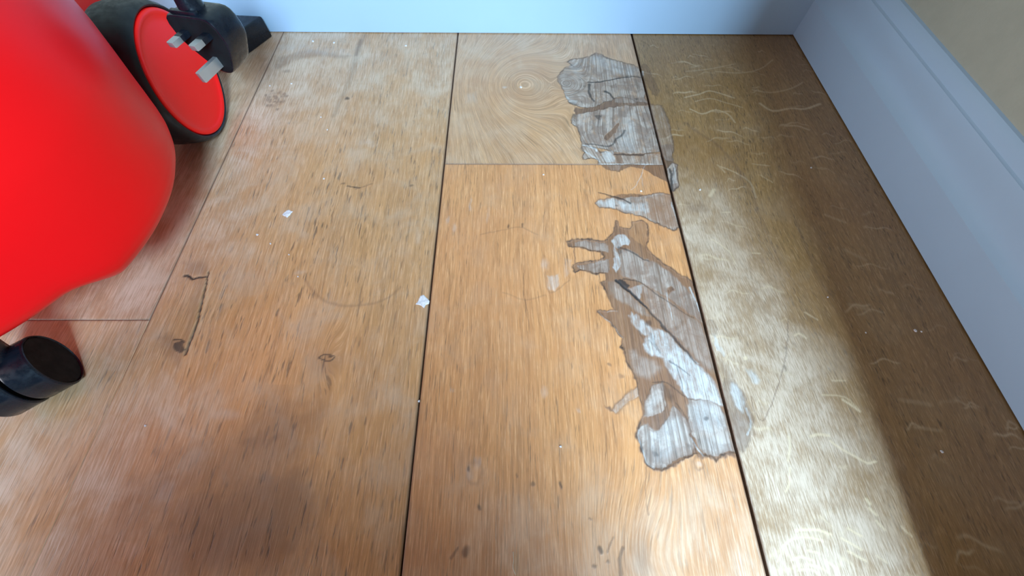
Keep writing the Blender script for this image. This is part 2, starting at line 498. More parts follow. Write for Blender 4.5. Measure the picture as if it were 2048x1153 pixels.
damaged_top.line(Z3((560,545),(525,575),(505,605),(440,608)), 'stain', 1.0, 9, depth=0.0007)
damaged_top.fill(Z3((400,432),(440,432),(432,462),(415,455)), 'dark', 0.6)
damaged_top.line(Z3((425,455),(420,500)), 'dark', 0.35, 5, 2)
damaged_top.line(Z3((365,242),(430,240),(500,227),(560,217),(620,209),(665,213)), 'dark', 0.78, 3.6, 2, depth=0.0007)
damaged_top.line(Z3((540,215),(600,205),(650,207)), 'dark', 0.3, 4)
damaged_top.line(Z3((372,255),(370,290),(378,330),(398,350)), 'dark', 0.72, 5, 4)
damaged_top.line(Z3((463,295),(490,308),(512,335)), 'dark', 0.78, 6, 4)
damaged_top.line(Z3((250,130),(285,152)), 'dark', 0.4, 2)
for a in (300, 330): damaged_top.line(Z3((a,345),(a+60,372),(a+120,352)), 'stain', 0.5, 3)
damaged_top.spot(1168, 172, 3, 'dark', 0.4); damaged_top.spot(1160, 158, 2.5, 'dark', 0.3); damaged_top.spot(1272, 197, 3, 'dark', .4)
damaged_top.fill(Z3((255,150),(280,125),(330,115),(320,160),(290,190)), 'pale', 0.3, feather=0.003)
damaged_top.fill(Z3((380,95),(440,90),(520,125),(640,160),(660,200),(560,195),(450,160),(390,130)), 'pale', 0.32, feather=0.004)
damaged_top.fill(Z3((530,560),(620,430),(640,640),(560,640)), 'pale', 0.4, feather=0.005)
damaged_top.fill(Z3((222,295),(250,330),(300,352),(280,372),(240,340)), 'pale', 0.5)
damaged_low.fill(Z3((430,715),(560,715),(700,712),(810,716),(845,835),(790,802),(740,780),(690,745),(640,735),(590,735),(550,760),(500,757),(460,740)), 'stain', 0.85, depth=0.0002)
damaged_low.fill(Z3((470,720),(560,722),(545,752),(500,750)), 'bare', 0.4)
damaged_top.line(Z3((430,714),(560,714),(740,714)), 'pale', 0.85, 2.2); damaged_low.line(Z3((560,719),(740,717)), 'pale', 0.5, 1.6)
damaged_low.line(Z3((692,722),(660,800),(638,842),(612,866)), 'pale', 0.55, 1.5); damaged_low.line(Z3((668,760),(680,842)), 'pale', 0.3, 1.3)

# --- the same spill on the right-hand plank
right_plank.fill(Z3((650,160),(690,138),(715,165),(742,230),(768,290),(760,322),(738,312),(716,270),(690,235),(660,205)), 'stain', 0.5, rim=0.4)
right_plank.fill(Z3((648,175),(684,180),(690,200),(676,215)), 'pale', 0.5)
right_plank.fill(Z3((690,372),(780,378),(803,410),(832,500),(852,600),(848,700),(810,690),(780,640),(750,560),(720,470)), 'bare', 0.55, depth=0.0003, rim=0.5)
right_plank.fill(Z3((780,600),(845,605),(848,700),(815,690),(790,650)), 'stain', 0.8)
right_plank.line(Z3((785,378),(808,430),(832,500),(853,600),(846,690)), 'dark', 0.35, 2)
right_plank.fill(Z3((818,740),(850,705),(876,722),(880,852),(846,868),(832,850),(820,800)), 'bare', 1.0, depth=0.0008, rim=0.9)
right_plank.line(Z3((836,740),(846,790),(850,860)), 'dark', 0.8, 4, 5); right_plank.line(Z3((860,735),(852,780)), 'dark', 0.5, 3)
right_plank.fill(Z3((848,760),(872,730),(872,820),(852,830)), 'pale', 0.5)
right_plank.fill(Z3((800,660),(850,690),(830,740),(820,800),(808,760)), 'stain', 0.9)
right_plank.line(Z3((728,490),(760,600)), 'pale', 0.55, 3)

# --- the short tongue below the end joint
H = Z3((412,940),(430,925),(500,912),(550,915),(620,905),(700,895),(790,885),(850,900),(875,960),(900,1080),(860,1092),(800,1072),(740,1052),(690,1022),(620,1002),(560,992),(500,972),(430,967))
damaged_low.fill(H, 'bare', 0.95, depth=0.0005, rim=0.8)
damaged_low.clear(Z3((715,900),(760,890),(850,895),(900,1085),(800,1070),(700,1010)), 'bare', 0.45, feather=0.003)
damaged_low.fill(Z3((715,900),(760,890),(850,895),(900,1085),(800,1070),(700,1010)), 'stain', 0.65, feather=0.003)
damaged_low.fill(Z3((420,935),(500,918),(560,930),(600,945),(700,935),(720,990),(620,990),(540,975),(450,958)), 'pale', 0.6, feather=0.002)
damaged_low.line(Z3((425,880),(500,900),(560,915),(608,942)), 'dark', 0.75, 2.5, 4, depth=0.0005)
damaged_low.spot(1232, 412, 3, 'dark', 0.5); damaged_low.spot(1248, 405, 5, 'dark', 0.4)
damaged_low.fill(Z3((470,905),(620,888),(760,893),(800,878),(795,905),(640,914),(520,920)), 'stain', 0.8)
for k in range(7): damaged_low.line(Z3((846 + k * 6, 935 + k * 14), (858 + k * 5, 985 + k * 13)), 'pale', 0.7, 2)

# --- long damaged strip with finger-like runs
I = Z4((590,55),(610,90),(690,110),(720,60),(780,50),(830,80),(825,180),(810,230),(840,290),(900,350),(980,390),(1060,460),(1140,490),(1185,540),(1210,600),(1250,720),(1310,880),(1380,1150),(660,1150),(655,1040),(625,1010),(650,950),(610,900),(560,850),(500,790),(450,745),(450,735),(520,745),(590,735),(560,700),(530,640),(510,580),(480,545),(470,520),(510,505),(500,450),(450,450),(380,440),(300,420),(265,440),(255,400),(290,370),(370,360),(470,350),(500,330),(470,290),(400,275),(330,255),(260,240),(215,235),(205,210),(250,190),(340,190),(420,195),(490,205),(520,180),(560,140),(575,100))
L5 = Z5((150,0),(215,80),(225,130),(255,190),(260,270),(300,330),(330,400),(345,480),(365,560),(375,640),(345,710),(330,780),(355,870),(380,940),(410,990),(470,1015),(520,1010),(600,970),(680,930),(720,895),(760,895),(800,920),(850,920),(880,950),(920,910),(1000,905),(1030,890),(1020,760),(990,640),(950,450),(910,280),(870,120),(830,0))
I_ = [q for q in I]
cut = I_.index(Z4((1310, 880))[0])
back = I_.index(Z4((655, 1040))[0])
start, stop = L5.index(Z5((260, 270))[0]), L5.index(Z5((1020, 760))[0])
STRIP = I_[:cut + 1] + L5[start:stop + 1][::-1] + I_[back:]
damaged_low.fill(STRIP, 'stain', 0.88, depth=0.0004, rim=0.95)
damaged_low.clear(Z4((690,110),(720,60),(780,50),(830,80),(825,180),(800,240),(740,200),(690,160)), 'stain', 0.6)
damaged_low.fill(Z4((265,205),(340,195),(420,205),(500,215),(530,240),(520,290),(470,280),(400,268),(330,250),(270,240)), 'bare', 0.75)
damaged_low.fill(Z4((285,392),(360,372),(460,357),(530,342),(540,430),(490,445),(380,435),(305,415)), 'bare', 0.75)
for q in (((265,200),(262,245)), ((255,385),(275,440)), ((262,250),(270,375))):
    damaged_low.line(Z4(*q), 'stain', 0.75, 3)
damaged_low.spot(1138, 488, 6, 'stain', 0.95)
damaged_low.fill(Z4((545,190),(600,150),(660,150),(690,200),(680,235),(640,230),(600,260),(570,250)), 'pale', 0.75)
damaged_low.fill(Z4((560,230),(590,280),(620,330),(610,400),(590,440),(565,400),(575,330)), 'pale', 0.75)
damaged_low.fill(Z4((600,270),(680,265),(760,310),(850,355),(930,392),(1010,450),(1080,520),(1150,590),(1190,640),(1240,740),(1270,840),(1180,780),(1090,720),(1000,650),(900,590),(800,530),(720,490),(640,470),(610,420),(620,340)), 'bare', 0.82, feather=0.0015)
damaged_low.fill(Z4((800,540),(900,600),(1010,680),(1100,750),(1240,830),(1290,960),(1330,1120),(1180,1060),(1060,950),(940,830),(850,740),(800,660)), 'bare', 0.62, feather=0.0025)
damaged_low.fill(Z4((520,520),(590,515),(690,600),(780,700),(850,780),(760,760),(690,700),(600,650),(540,600)), 'bare', 0.62, feather=0.002)
damaged_low.line(Z4((590,505),(640,545),(700,590),(760,655),(820,715)), 'dark', 0.92, 7, 4, depth=0.001)
damaged_low.line(Z4((820,715),(880,780),(950,850),(1010,915),(1060,970),(1130,1050),(1200,1140)), 'dark', 0.62, 4.5, 2, depth=0.0008)
damaged_low.line(Z4((850,760),(950,850),(1030,930),(1200,1130)), 'stain', 1.0, 10, 4)
damaged_low.line(Z4((640,490),(720,500),(780,520),(860,580),(940,640),(1020,690),(1100,750),(1180,790)), 'dark', 0.55, 3, 1.5, depth=0.0005)
damaged_low.line(Z4((600,250),(660,265),(740,305),(800,340),(840,355)), 'dark', 0.6, 5, 2)
damaged_low.fill(Z4((588,505),(640,498),(695,535),(670,580),(620,548)), 'dark', 0.85)
damaged_low.fill(Z4((590,250),(650,240),(640,290),(600,300)), 'dark', 0.35)
damaged_low.fill(Z4((690,560),(740,545),(800,540),(790,600),(760,650),(720,600)), 'pale', 0.55)
damaged_low.clear(Z4((985,560),(1030,555),(1045,575),(1010,600),(985,620),(975,590)), 'bare', 0.0); damaged_low.fill(Z4((985,560),(1030,555),(1045,575),(1010,600),(985,620),(975,590)), 'stain', 1.0)
damaged_low.line(Z4((970,600),(990,680),(1020,810)), 'pale', 0.7, 1.6)
damaged_low.line(Z4((1150,560),(1195,650),(1225,740)), 'pale', 0.75, 4, 2)
damaged_low.fill(Z4((680,770),(740,770),(800,830),(860,880),(940,880),(1010,930),(1060,1000),(1120,1060),(1220,1150),(1000,1150),(960,1100),(880,1090),(820,1060),(800,1000),(830,930),(770,900),(720,850)), 'pale', 0.75, feather=0.0015)
damaged_low.fill(Z4((700,740),(720,780),(700,830),(690,780)), 'pale', 0.7)
damaged_low.spot(1295, 648, 6, 'dark', 0.5)
damaged_low.line(Z4((740,840),(860,900),(920,940)), 'stain', 0.6, 2)
for q in ((760,890,800,960), (840,960,900,1040), (880,930,870,990)):
    damaged_low.line(Z4((q[0], q[1]), (q[2], q[3])), 'dark', 0.35, 4, 2)
damaged_low.line(Z4((450,740),(500,800),(560,850),(640,945)), 'pale', 0.5, 1.4)
damaged_low.line(Z4((520,745),(600,742)), 'pale', 0.4, 1.4)
damaged_low.fill(Z4((60,470),(140,460),(150,540),(120,585),(65,575)), 'pale', 0.42, feather=0.0012); damaged_low.fill(Z4((190,345),(240,345),(240,440),(200,480)), 'pale', 0.22, feather=0.0015)
damaged_low.line(Z4((40,440),(60,580),(120,590),(230,500)), 'stain', 0.3, 3)

damaged_low.fill(Z5((420,50),(470,60),(520,120),(600,170),(680,210),(740,280),(800,320),(860,380),(900,450),(935,560),(830,530),(740,520),(690,510),(640,460),(600,370),(560,330),(520,280),(510,240),(440,220),(390,180),(375,140),(390,95)), 'pale', 0.92, feather=0.0015)
damaged_low.fill(Z5((700,60),(790,40),(860,200),(890,330),(800,310),(740,240),(640,120)), 'bare', 0.6, feather=0.003)
damaged_low.fill(Z5((270,190),(330,180),(350,230),(440,250),(500,300),(420,370),(330,360),(290,290)), 'bare', 0.5, feather=0.003)
damaged_low.fill(Z5((500,400),(450,420),(410,480),(380,560),(370,640),(410,650),(440,640),(500,610),(530,560),(520,480),(510,420)), 'bare', 0.85, rim=0.5)
damaged_low.fill(Z5((345,720),(390,690),(420,720),(460,740),(520,690),(560,610),(590,570),(640,620),(690,690),(690,770),(720,850),(710,900),(640,930),(560,980),(500,1010),(440,1000),(390,960),(370,900),(340,800)), 'bare', 1.0, rim=0.6, depth=0.0006)
damaged_low.fill(Z5((420,760),(560,650),(620,660),(660,740),(650,850),(560,930),(470,950),(420,860)), 'pale', 0.42, feather=0.005)
damaged_low.fill(Z5((400,560),(470,440),(500,500),(450,600),(400,640)), 'pale', 0.25, feather=0.003)
damaged_low.clear(Z5((520,500),(545,560),(560,600),(520,680),(480,730),(440,740),(415,700),(430,650),(490,620),(530,580)), 'bare', 0.15)
damaged_low.clear(Z5((520,500),(545,560),(560,600),(520,680),(480,730),(440,740),(415,700),(430,650),(490,620),(530,580)), 'pale', 0.0)
damaged_low.fill(Z5((520,500),(545,560),(560,600),(520,680),(480,730),(440,740),(415,700),(430,650),(490,620),(530,580)), 'stain', 0.95)
damaged_low.fill(Z5((690,520),(760,530),(840,530),(900,560),(950,640),(975,740),(1000,830),(1020,890),(920,905),(850,915),(790,910),(760,860),(740,800),(700,750),(690,650)), 'bare', 1.0, depth=0.0005, rim=0.4)
damaged_low.fill(Z5((700,560),(800,540),(900,580),(930,700),(840,760),(740,720)), 'pale', 0.6, feather=0.005)
damaged_low.fill(Z5((790,800),(900,760),(980,830),(960,890),(820,890)), 'pale', 0.3, feather=0.004)
damaged_low.clear(Z5((600,545),(650,560),(690,640),(700,740),(650,640)), 'pale', 0.0)
damaged_low.spot(1414.8, 840, 4, 'dark', 0.6); damaged_low.spot(1414.8, 840, 14, 'dark', 0.14); damaged_low.spot(1311, 908, 5, 'dark', 0.5); damaged_low.spot(1311, 908, 14, 'dark', 0.14); damaged_low.spot(1377, 893, 4, 'dark', 0.25)
damaged_low.spot(1392, 830, 22, 'dark', 0.13, ry=14); damaged_low.spot(1415, 888, 14, 'dark', 0.16)
damaged_low.line(Z5((340,740),(338,800),(372,900),(400,970),(450,1005)), 'pale', 0.8, 3, 1.5)
damaged_low.line(Z5((355,830),(365,880)), 'dark', 0.5, 2)
damaged_low.line(Z5((600,545),(650,610),(690,690),(700,780),(740,850)), 'dark', 0.5, 2.2)
damaged_low.line(Z5((700,790),(740,850),(788,918)), 'pale', 0.9, 2)
damaged_low.line(Z5((440,400),(490,398),(530,405),(560,420),(620,470),(680,510),(760,525)), 'dark', 0.5, 3, 2)
damaged_low.fill(Z5((495,410),(540,430),(580,500),(575,540),(540,520)), 'dark', 0.42, feather=0.002)
damaged_low.line(Z5((500,0),(560,60),(640,150),(700,220),(742,268)), 'dark', 0.6, 5, 3, depth=0.0008)
damaged_low.line(Z5((742,268),(735,300),(710,310),(705,285)), 'stain', 0.9, 3)
damaged_low.line(Z5((560,255),(640,310),(700,355)), 'dark', 0.55, 4, 2)
damaged_low.line(Z5((610,300),(640,400),(655,490)), 'dark', 0.5, 2.5, 2)
damaged_low.line(Z5((420,60),(450,130),(490,200)), 'dark', 0.38, 6, 3)
damaged_low.fill(Z5((700,850),(750,850),(745,890),(720,890)), 'stain', 1.0)
for k in range(14):
    a = 760 + k * 19
    damaged_low.spot(1180 + a / 3.493, 650 + (912 + 14 * math.sin(k * 2.1)) / 3.493, 4.5, 'stain', 0.9)
damaged_low.line(Z5((850,915),(880,945),(890,935)), 'dark', 0.4, 4)
damaged_low.fill(Z5((180,570),(240,500),(330,440),(340,490),(270,540),(210,590),(190,615),(160,600)), 'bare', 0.62, rim=0.35)
damaged_low.fill(Z5((105,570),(150,572),(172,610),(195,620),(150,612),(120,585)), 'stain', 0.8)
damaged_low.spot(1396, 928, 8, 'stain', 0.5, ry=12, ring=True); damaged_low.spot(1396, 928, 5, 'pale', 0.4)
damaged_low.spot(1219, 730, 4, 'stain', 0.6); damaged_low.spot(1241, 753, 5, 'stain', 0.5)
# right-hand plank beside it
right_plank.fill(Z5((940,380),(1010,395),(1060,460),(1092,560),(1132,650),(1122,760),(1092,850),(1050,872),(1020,850),(985,700),(960,560),(935,450)), 'stain', 0.62, depth=0.0002, rim=0.45)
right_plank.fill(Z5((985,600),(1060,620),(1110,700),(1090,840),(1040,860),(1000,760)), 'bare', 0.45, feather=0.003)
right_plank.fill(Z5((1000,410),(1040,430),(1080,540),(1070,610),(1010,560),(985,470)), 'pale', 0.8, feather=0.002)
right_plank.line(Z5((1090,580),(1122,680),(1105,770)), 'pale', 0.7, 3.5)
right_plank.fill(Z5((1120,680),(1160,760),(1150,790),(1125,770)), 'stain', 0.35)
right_plank.fill(Z5((1090,310),(1130,310),(1185,380),(1170,412),(1130,405)), 'pale', 0.6, feather=0.0015)
right_plank.fill(Z5((855,75),(890,100),(940,210),(935,230),(880,170)), 'pale', 0.6); right_plank.fill(Z4((1290,820),(1330,815),(1355,880),(1330,932),(1300,905)), 'stain', 0.35, rim=0.3)
right_plank.fill(Z5((900,240),(960,280),(1010,370),(960,400),(920,340)), 'stain', 0.4, feather=0.003)
right_plank.line(Z5((1385,-40),(1375,150),(1350,300),(1310,430),(1250,600),(1203,672),(1150,600),(1125,500)), 'stain', 0.55, 2.2)
right_plank.spot(1180 + 1368 / 3.493, 650 + 160 / 3.493, 3, 'dark', 0.35); right_plank.spot(1180 + 1362 / 3.493, 650 + 300 / 3.493, 3, 'dark', 0.35, ry=6)
right_plank.spot(1490, 717, 4, 'fleck', 0.8)

# --- knots, checks and marks in the other planks
W = wide_plank
W.line([(368,552),(376,552),(384,559),(396,556),(411,553)], 'dark', 0.95, 5, 4, depth=0.001)
W.line([(416,543),(410,575),(405,600),(396,635),(388,660),(378,688),(370,708)], 'dark', 0.95, 2.5, 5, depth=0.0016)
W.line([(421,545),(412,605),(395,660),(378,705)], 'fleck', 0.25, 5, 3)
W.line([(348,680),(362,681),(368,686)], 'dark', 0.85, 4); W.fill([(345,690),(366,682),(370,700),(358,708),(348,702)], 'dark', 0.75)
W.fill([(370,525),(405,520),(418,540),(405,552),(375,550)], 'stain', 0.35, feather=0.004); W.fill([(320,675),(345,668),(362,690),(360,735),(335,710)], 'stain', 0.45, feather=0.005)
W.fill([(395,560),(412,560),(402,610),(375,690),(362,680)], 'stain', 0.3, feather=0.004)
W.line([(637,717),(644,712),(656,711),(668,713),(666,719),(656,723),(645,721),(638,718)], 'dark', 0.7, 3)
W.spot(660, 714, 5, 'dark', 0.7, ry=3); W.spot(655, 725, 30, 'stain', 0.3, ry=22, soft=0.9)
W.line([(695,372),(705,374),(719,376)], 'dark', 0.75, 3); W.spot(685, 368, 3, 'dark', 0.5, ry=2); W.spot(822, 371, 4, 'dark', 0.5, ry=3); W.line([(712,378),(745,368)], 'stain', 0.5, 3)
W.spot(694, 197, 5, 'dark', 0.75, ry=5)
W.line([(728,72),(716,100),(700,160),(682,200),(668,232)], 'dark', 0.20, 12, 8, soft=0.9)
W.line([(722,80),(712,110)], 'stain', 0.45, 7, soft=0.9)
W.spot(548, 199, 19, 'stain', 0.30, ry=20, ring=True)
for k in range(34): W.spot(548 + random.gauss(0, 14), 199 + random.gauss(0, 9), 2.5, 'stain', 0.6, ry=4)
W.fill([(548,92),(600,88),(690,98),(705,112),(640,108),(560,104)], 'pale', 0.28, feather=0.006)
W.fill([(555,115),(620,98),(700,112),(690,118),(640,112),(590,120),(560,140)], 'stain', 0.35, feather=0.004)
W.spot(558, 132, 9, 'stain', 0.35, ry=9); W.spot(573, 142, 7, 'stain', 0.4, ry=5)
W.line([(610,560),(632,590),(665,608),(700,612),(740,608),(775,596),(800,575)], 'stain', 0.32, 5, soft=0.9)
W.fill([(500,830),(560,790),(640,820),(620,900),(560,960),(470,1010),(300,1010),(250,1060),(250,1000),(330,930),(440,880)], 'stain', 0.46, feather=0.02, jitter=4)  # part real stain, part painted shade of the lower-left shadow
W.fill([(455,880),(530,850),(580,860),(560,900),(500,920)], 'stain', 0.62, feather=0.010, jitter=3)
W.fill([(330,1010),(420,960),(520,930),(600,930),(640,1000),(600,1100),(520,1150),(380,1150),(330,1080)], 'stain', 0.66, feather=0.022, jitter=4)  # shadow core, painted darker through the stain channel
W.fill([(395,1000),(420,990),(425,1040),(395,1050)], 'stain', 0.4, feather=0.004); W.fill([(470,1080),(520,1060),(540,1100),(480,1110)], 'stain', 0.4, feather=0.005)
for q in ((735, 285, 16, 7), (745, 290, 10, 6), (835, 475, 7, 16), (600, 545, 9, 5), (455, 830, 22, 9), (930, 680, 8, 8), (265, 1105, 14, 12), (330, 985, 16, 18)):
    W.spot(q[0], q[1], q[2], 'pale', 0.22, ry=q[3], soft=0.8)
D = damaged_low
for q in ((908,455,4,9),(895,440,3,8),(941,945,6,10),(955,928,6,10),(1090,785,6,11),(1157,820,3,4),(905,780,5,5),(1090,530,8,12),(940,410,3,14),(975,430,3,16)):
    D.spot(q[0], q[1], q[2], 'pale', 0.30, ry=q[3], soft=0.7)
for q in ((1065,970,5,5,.6),(1121,972,3,6,.8),(958,1013,4,6,.7),(1201,1103,5,5,.8),(940,940,3,5,.7),(1180,1036,3,3,.5),(1032,950,2,4,.5),(1017,452,2,5,.7),(1046,452,2,5,.7),(1190,1135,5,4,.6),(1214,1124,4,3,.5)):
    D.spot(q[0], q[1], q[2], 'dark', q[4] * 0.8, ry=q[3])
D.line([(1247,1098),(1240,1120),(1241,1155)], 'dark', 0.5, 6, 9); D.line([(1226,1075),(1215,1105)], 'dark', 0.35, 4)
D.spot(1283, 1120, 20, 'dark', 0.22, ry=30, soft=0.9); D.spot(1262, 1140, 22, 'dark', 0.12, ry=26, soft=0.9)
D.spot(932, 1104, 7, 'stain', 0.7, ry=9); D.line([(915,1098),(902,1118)], 'stain', 0.6, 5); D.spot(950, 947, 14, 'stain', 0.25, ry=20, ring=True)
D.line([(1293,900),(1292,980),(1297,1030)], 'dark', 0.35, 2)
D.line([(960,470),(1000,462),(1040,455),(1075,470)], 'stain', 0.3, 3, soft=0.9); D.line([(1005,585),(1050,600),(1090,590)], 'stain', 0.25, 3, soft=0.9)
damaged_top.spot(1010, 175, 5, 'pale', 0.5, ry=3); damaged_top.fill([(930,190),(950,185),(955,205),(930,205)], 'pale', 0.2, feather=0.004)

# --- medullary flecks: pale wavy bands across the right-hand plank
Rp = right_plank
for pts, w, v in (
    ([(1370,195),(1400,188),(1420,182),(1450,190),(1468,196)], 4, .5), ([(1390,203),(1420,197),(1450,205),(1485,215)], 3, .4),
    ([(1380,218),(1405,228),(1430,220),(1455,228),(1470,245)], 4, .55), ([(1520,207),(1545,222),(1580,217),(1610,218),(1640,208)], 6, .6),
    ([(1505,180),(1540,185),(1580,178),(1605,165)], 4, .4), ([(1570,252),(1595,252),(1618,260)], 5, .45), ([(1430,143),(1480,146),(1520,138),(1545,120)], 3, .4),
    ([(1372,143),(1420,138),(1470,128)], 3, .3), ([(1440,333),(1470,345),(1500,365),(1512,395)], 4, .45), ([(1505,328),(1540,332)], 3, .35), ([(1520,350),(1545,365)], 3, .35),
    ([(1424,479),(1446,493),(1462,508),(1470,528)], 3, .75), ([(1435,330),(1450,345)], 4, .4), ([(1420,392),(1428,380)], 8, .7), ([(1445,425),(1460,425)], 3, .6),
    ([(1505,507),(1520,507)], 4, .5), ([(1590,672),(1598,668),(1612,676)], 5, .8), ([(1610,625),(1635,640)], 4, .6), ([(1665,762),(1690,762)], 4, .6),
    ([(1645,790),(1690,795),(1715,818)], 4, .6), 
    
    ([(1830,855),(1880,862)], 8, .3), ([(1800,800),(1860,810)], 10, .25), ([(1690,500),(1730,520)], 9, .2), ([(1700,610),(1740,620)], 10, .25), ([(1650,430),(1690,445)], 7, .25)):
    Rp.line(pts, 'fleck', v * 0.8, w * 0.8, soft=0.8, jitter=0.15)
def Z6(*p): return [(1450 + a / 3.266, 800 + b / 3.266) for a, b in p]
for pts, w, v in ((Z6((465,858),(500,850),(590,850),(690,880)), 5, .8), (Z6((375,965),(440,910),(540,900),(640,925)), 4, .8), (Z6((760,905),(820,940),(890,980)), 4, .8),
    (Z6((800,990),(860,1020),(920,1055)), 4, .8), (Z6((800,840),(890,890)), 4, .9), (Z6((920,650),(945,680)), 6, .9), (Z6((945,715),(990,755)), 5, .8), (Z6((985,790),(1040,850)), 4, .7),
    (Z6((560,240),(610,225),(680,235)), 5, .7), (Z6((690,270),(740,310),(830,360),(930,415),(985,402)), 4, .8), (Z6((430,1050),(500,1030),(580,1055)), 4, .7), (Z6((480,1115),(560,1110),(620,1145)), 4, .7),
    (Z6((540,985),(620,1010)), 4, .7), (Z6((650,1050),(740,1110)), 4, .7), (Z6((540,1075),(620,1100),(680,1130)), 4, .6), (Z6((415,240),(425,300),(410,400)), 4, .6), (Z6((425,450),(415,560),(395,600)), 4, .6),
    (Z6((770,0),(830,40),(880,75)), 5, .7), (Z6((340,1060),(385,970)), 4, .5), (Z6((990,1020),(1060,1070)), 4, .5), (Z6((1150,830),(1220,890)), 4, .5), (Z6((620,760),(700,830)), 3, .4)):
    Rp.line(pts, 'fleck', v, w, soft=0.6, jitter=0.2)
for k in range(110):
    x = random.uniform(0.178, 0.39); y = random.uniform(-0.06, 0.54)
    L = random.uniform(0.004, 0.016); s = random.uniform(-0.5, 0.3); w = random.uniform(0.0006, 0.0014)
    t = np.clip((Rp.x - x) / L, -1.0, 1.0)
    m = (np.abs(Rp.x - x) < L * 1.1) & (np.abs(Rp.y - y) < 0.02)
    yy = y + s * (Rp.x[m] - x) - 0.003 * t[m] ** 2 + 0.0012 * np.sin(t[m] * 5 + k)
    wv = np.exp(-((Rp.y[m] - yy) / w) ** 2) * (1 - t[m] ** 4) * random.uniform(0.12, 0.45)
    Rp.ch['fleck'][m] = np.maximum(Rp.ch['fleck'][m], wv)
for pts, w, v in (([(1370,245),(1400,268),(1440,295),(1500,370),(1515,420)], 6, .35), ([(1480,350),(1520,430),(1560,530)], 5, .3), ([(1590,440),(1640,560),(1660,590)], 5, .3), ([(1620,620),(1700,760)], 4, .25)):
    Rp.line(pts, 'stain', v, w, soft=0.9)
Rp.fill([(1370,405),(1410,410),(1420,425),(1380,425)], 'stain', 0.3, feather=0.003)

def wear_and_light(p, fn):
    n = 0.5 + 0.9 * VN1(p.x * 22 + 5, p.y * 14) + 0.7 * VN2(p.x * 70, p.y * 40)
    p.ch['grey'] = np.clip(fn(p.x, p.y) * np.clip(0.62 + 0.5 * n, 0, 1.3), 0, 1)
wear_and_light(wide_plank, lambda x, y: 0.26 + 0.25 * sstep(-x, 0.24, 0.31) + 0.60 * sstep(y, 0.25, 0.48) + 0.65 * sstep(-x, 0.20, 0.29) * (1 - sstep(y, 0.02, 0.12)) + 0.40 * sstep(-x, 0.2, 0.30) * sstep(y, 0.12, 0.2))
for p_ in (left_top, left_low): wear_and_light(p_, lambda x, y: 0.75 + 0.15 * sstep(y, 0.3, 0.5))
wear_and_light(damaged_top, lambda x, y: 0.36 + 0.25 * sstep(y, 0.40, 0.53) - 0.1 * sstep(x, 0.02, 0.1))
wear_and_light(damaged_low, lambda x, y: 0.08 + 0.45 * sstep(-y, -0.03, 0.06) + 0.35 * sstep(-y, -0.10, 0.06) * sstep(x, 0.06, 0.16))
wear_and_light(right_plank, lambda x, y: 0.05 + 1.0 * (1 - sstep(y, 0.22, 0.34)) * (1 - sstep(x, 0.215, 0.27)) + 0.75 * (1 - sstep(y, 0.02, 0.20)) * (1 - sstep(x, 0.26, 0.30)))  # pale tone here paints in the window-lit strip
floor = empty('floor'); floor['kind'] = 'structure'
GOLD, GOLDD = (0.80, 0.335, 0.125), (0.61, 0.24, 0.088)
m_low = oak('oak_golden', GOLD, GOLDD, 1.0, pore=0.6, pore_u=850, pore_v=60, wear=0.22)
m_top = oak('oak_pale_rings', (0.70, 0.34, 0.155), (0.53, 0.245, 0.108), 41.0, pore=0.45, pore_u=420, pore_v=34, band_u=105, band=1.1, wear=0.25)
m_wide = oak('oak_worn', (0.73, 0.335, 0.125), (0.55, 0.243, 0.086), 77.0, pore=0.85, pore_u=520, pore_v=62, band_u=55, wear=0.5)
m_right = oak('oak_figured', (0.43, 0.215, 0.076), (0.29, 0.140, 0.046), 113.0, pore=0.75, pore_u=720, pore_v=125, band_u=45, wear=0.18, fine_v=95.0, fib_v=34.0)  # base tone lowered to paint in the shade on this plank
m_left = oak('oak_grey_worn', (0.66, 0.31, 0.15), (0.47, 0.215, 0.095), 151.0, pore=0.5, pore_u=520, pore_v=44, wear=0.6)
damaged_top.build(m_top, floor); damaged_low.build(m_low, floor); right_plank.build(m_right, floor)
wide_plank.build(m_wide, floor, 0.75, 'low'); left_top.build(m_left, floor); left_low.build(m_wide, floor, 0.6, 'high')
m_sub = plain('dark_gap_dirt', (0.020, 0.013, 0.009), 0.9, spec=0.1)
from_bm('subfloor', bm_box(-0.9, 0.44, Y0, 0.60, -0.034, -0.0128), m_sub, floor, smooth=False)

# ------------------------------------------------------------------ walls and baseboards
m_paint = plain('gloss_white_paint', (0.42, 0.54, 0.69), 0.36, mottle=0.015, mscale=8, bump=0.05, bscale=200, rvar=0.02)
m_wall = plain('sage_wall_paint', (0.43, 0.42, 0.345), 0.75, spec=0.25, mottle=0.03, mscale=60, bump=0.35, bscale=420)
PROFILE = [(0, 0.0016), (0, 0.0438), (0.0004, 0.0443), (0.0030, 0.0468), (0.0055, 0.0502), (0.0072, 0.0545), (0.0083, 0.0600), (0.0088, 0.0670), (0.0090, 0.0792), (0.0094, 0.0804), (0.0108, 0.0811), (0.0115, 0.0818), (0.0119, 0.0834), (0.0126, 0.0890), (0.0138, 0.0922), (0.0155, 0.0944), (0.0180, 0.0955), (0.0180, 0.0012)]
def skirting(name, side):
    bm = bmesh.new()
    a, b = [], []
    for o, z in [(0, 0.0012)] + PROFILE[1:]:
        if side == 'right':
            a.append(bm.verts.new((XW + o, -0.45, z))); b.append(bm.verts.new((XW + o, YW + o, z)))
        else:
            a.append(bm.verts.new((-0.95, YW + o, z))); b.append(bm.verts.new((XW + o, YW + o, z)))
    n = len(a)
    for i in range(n):
        bm.faces.new((a[i], a[(i + 1) % n], b[(i + 1) % n], b[i]))
    bm.faces.new(a); bm.faces.new(b[::-1])
    o = from_bm(name, bm, m_paint, sharp=28)
    o['kind'] = 'structure'
    return o
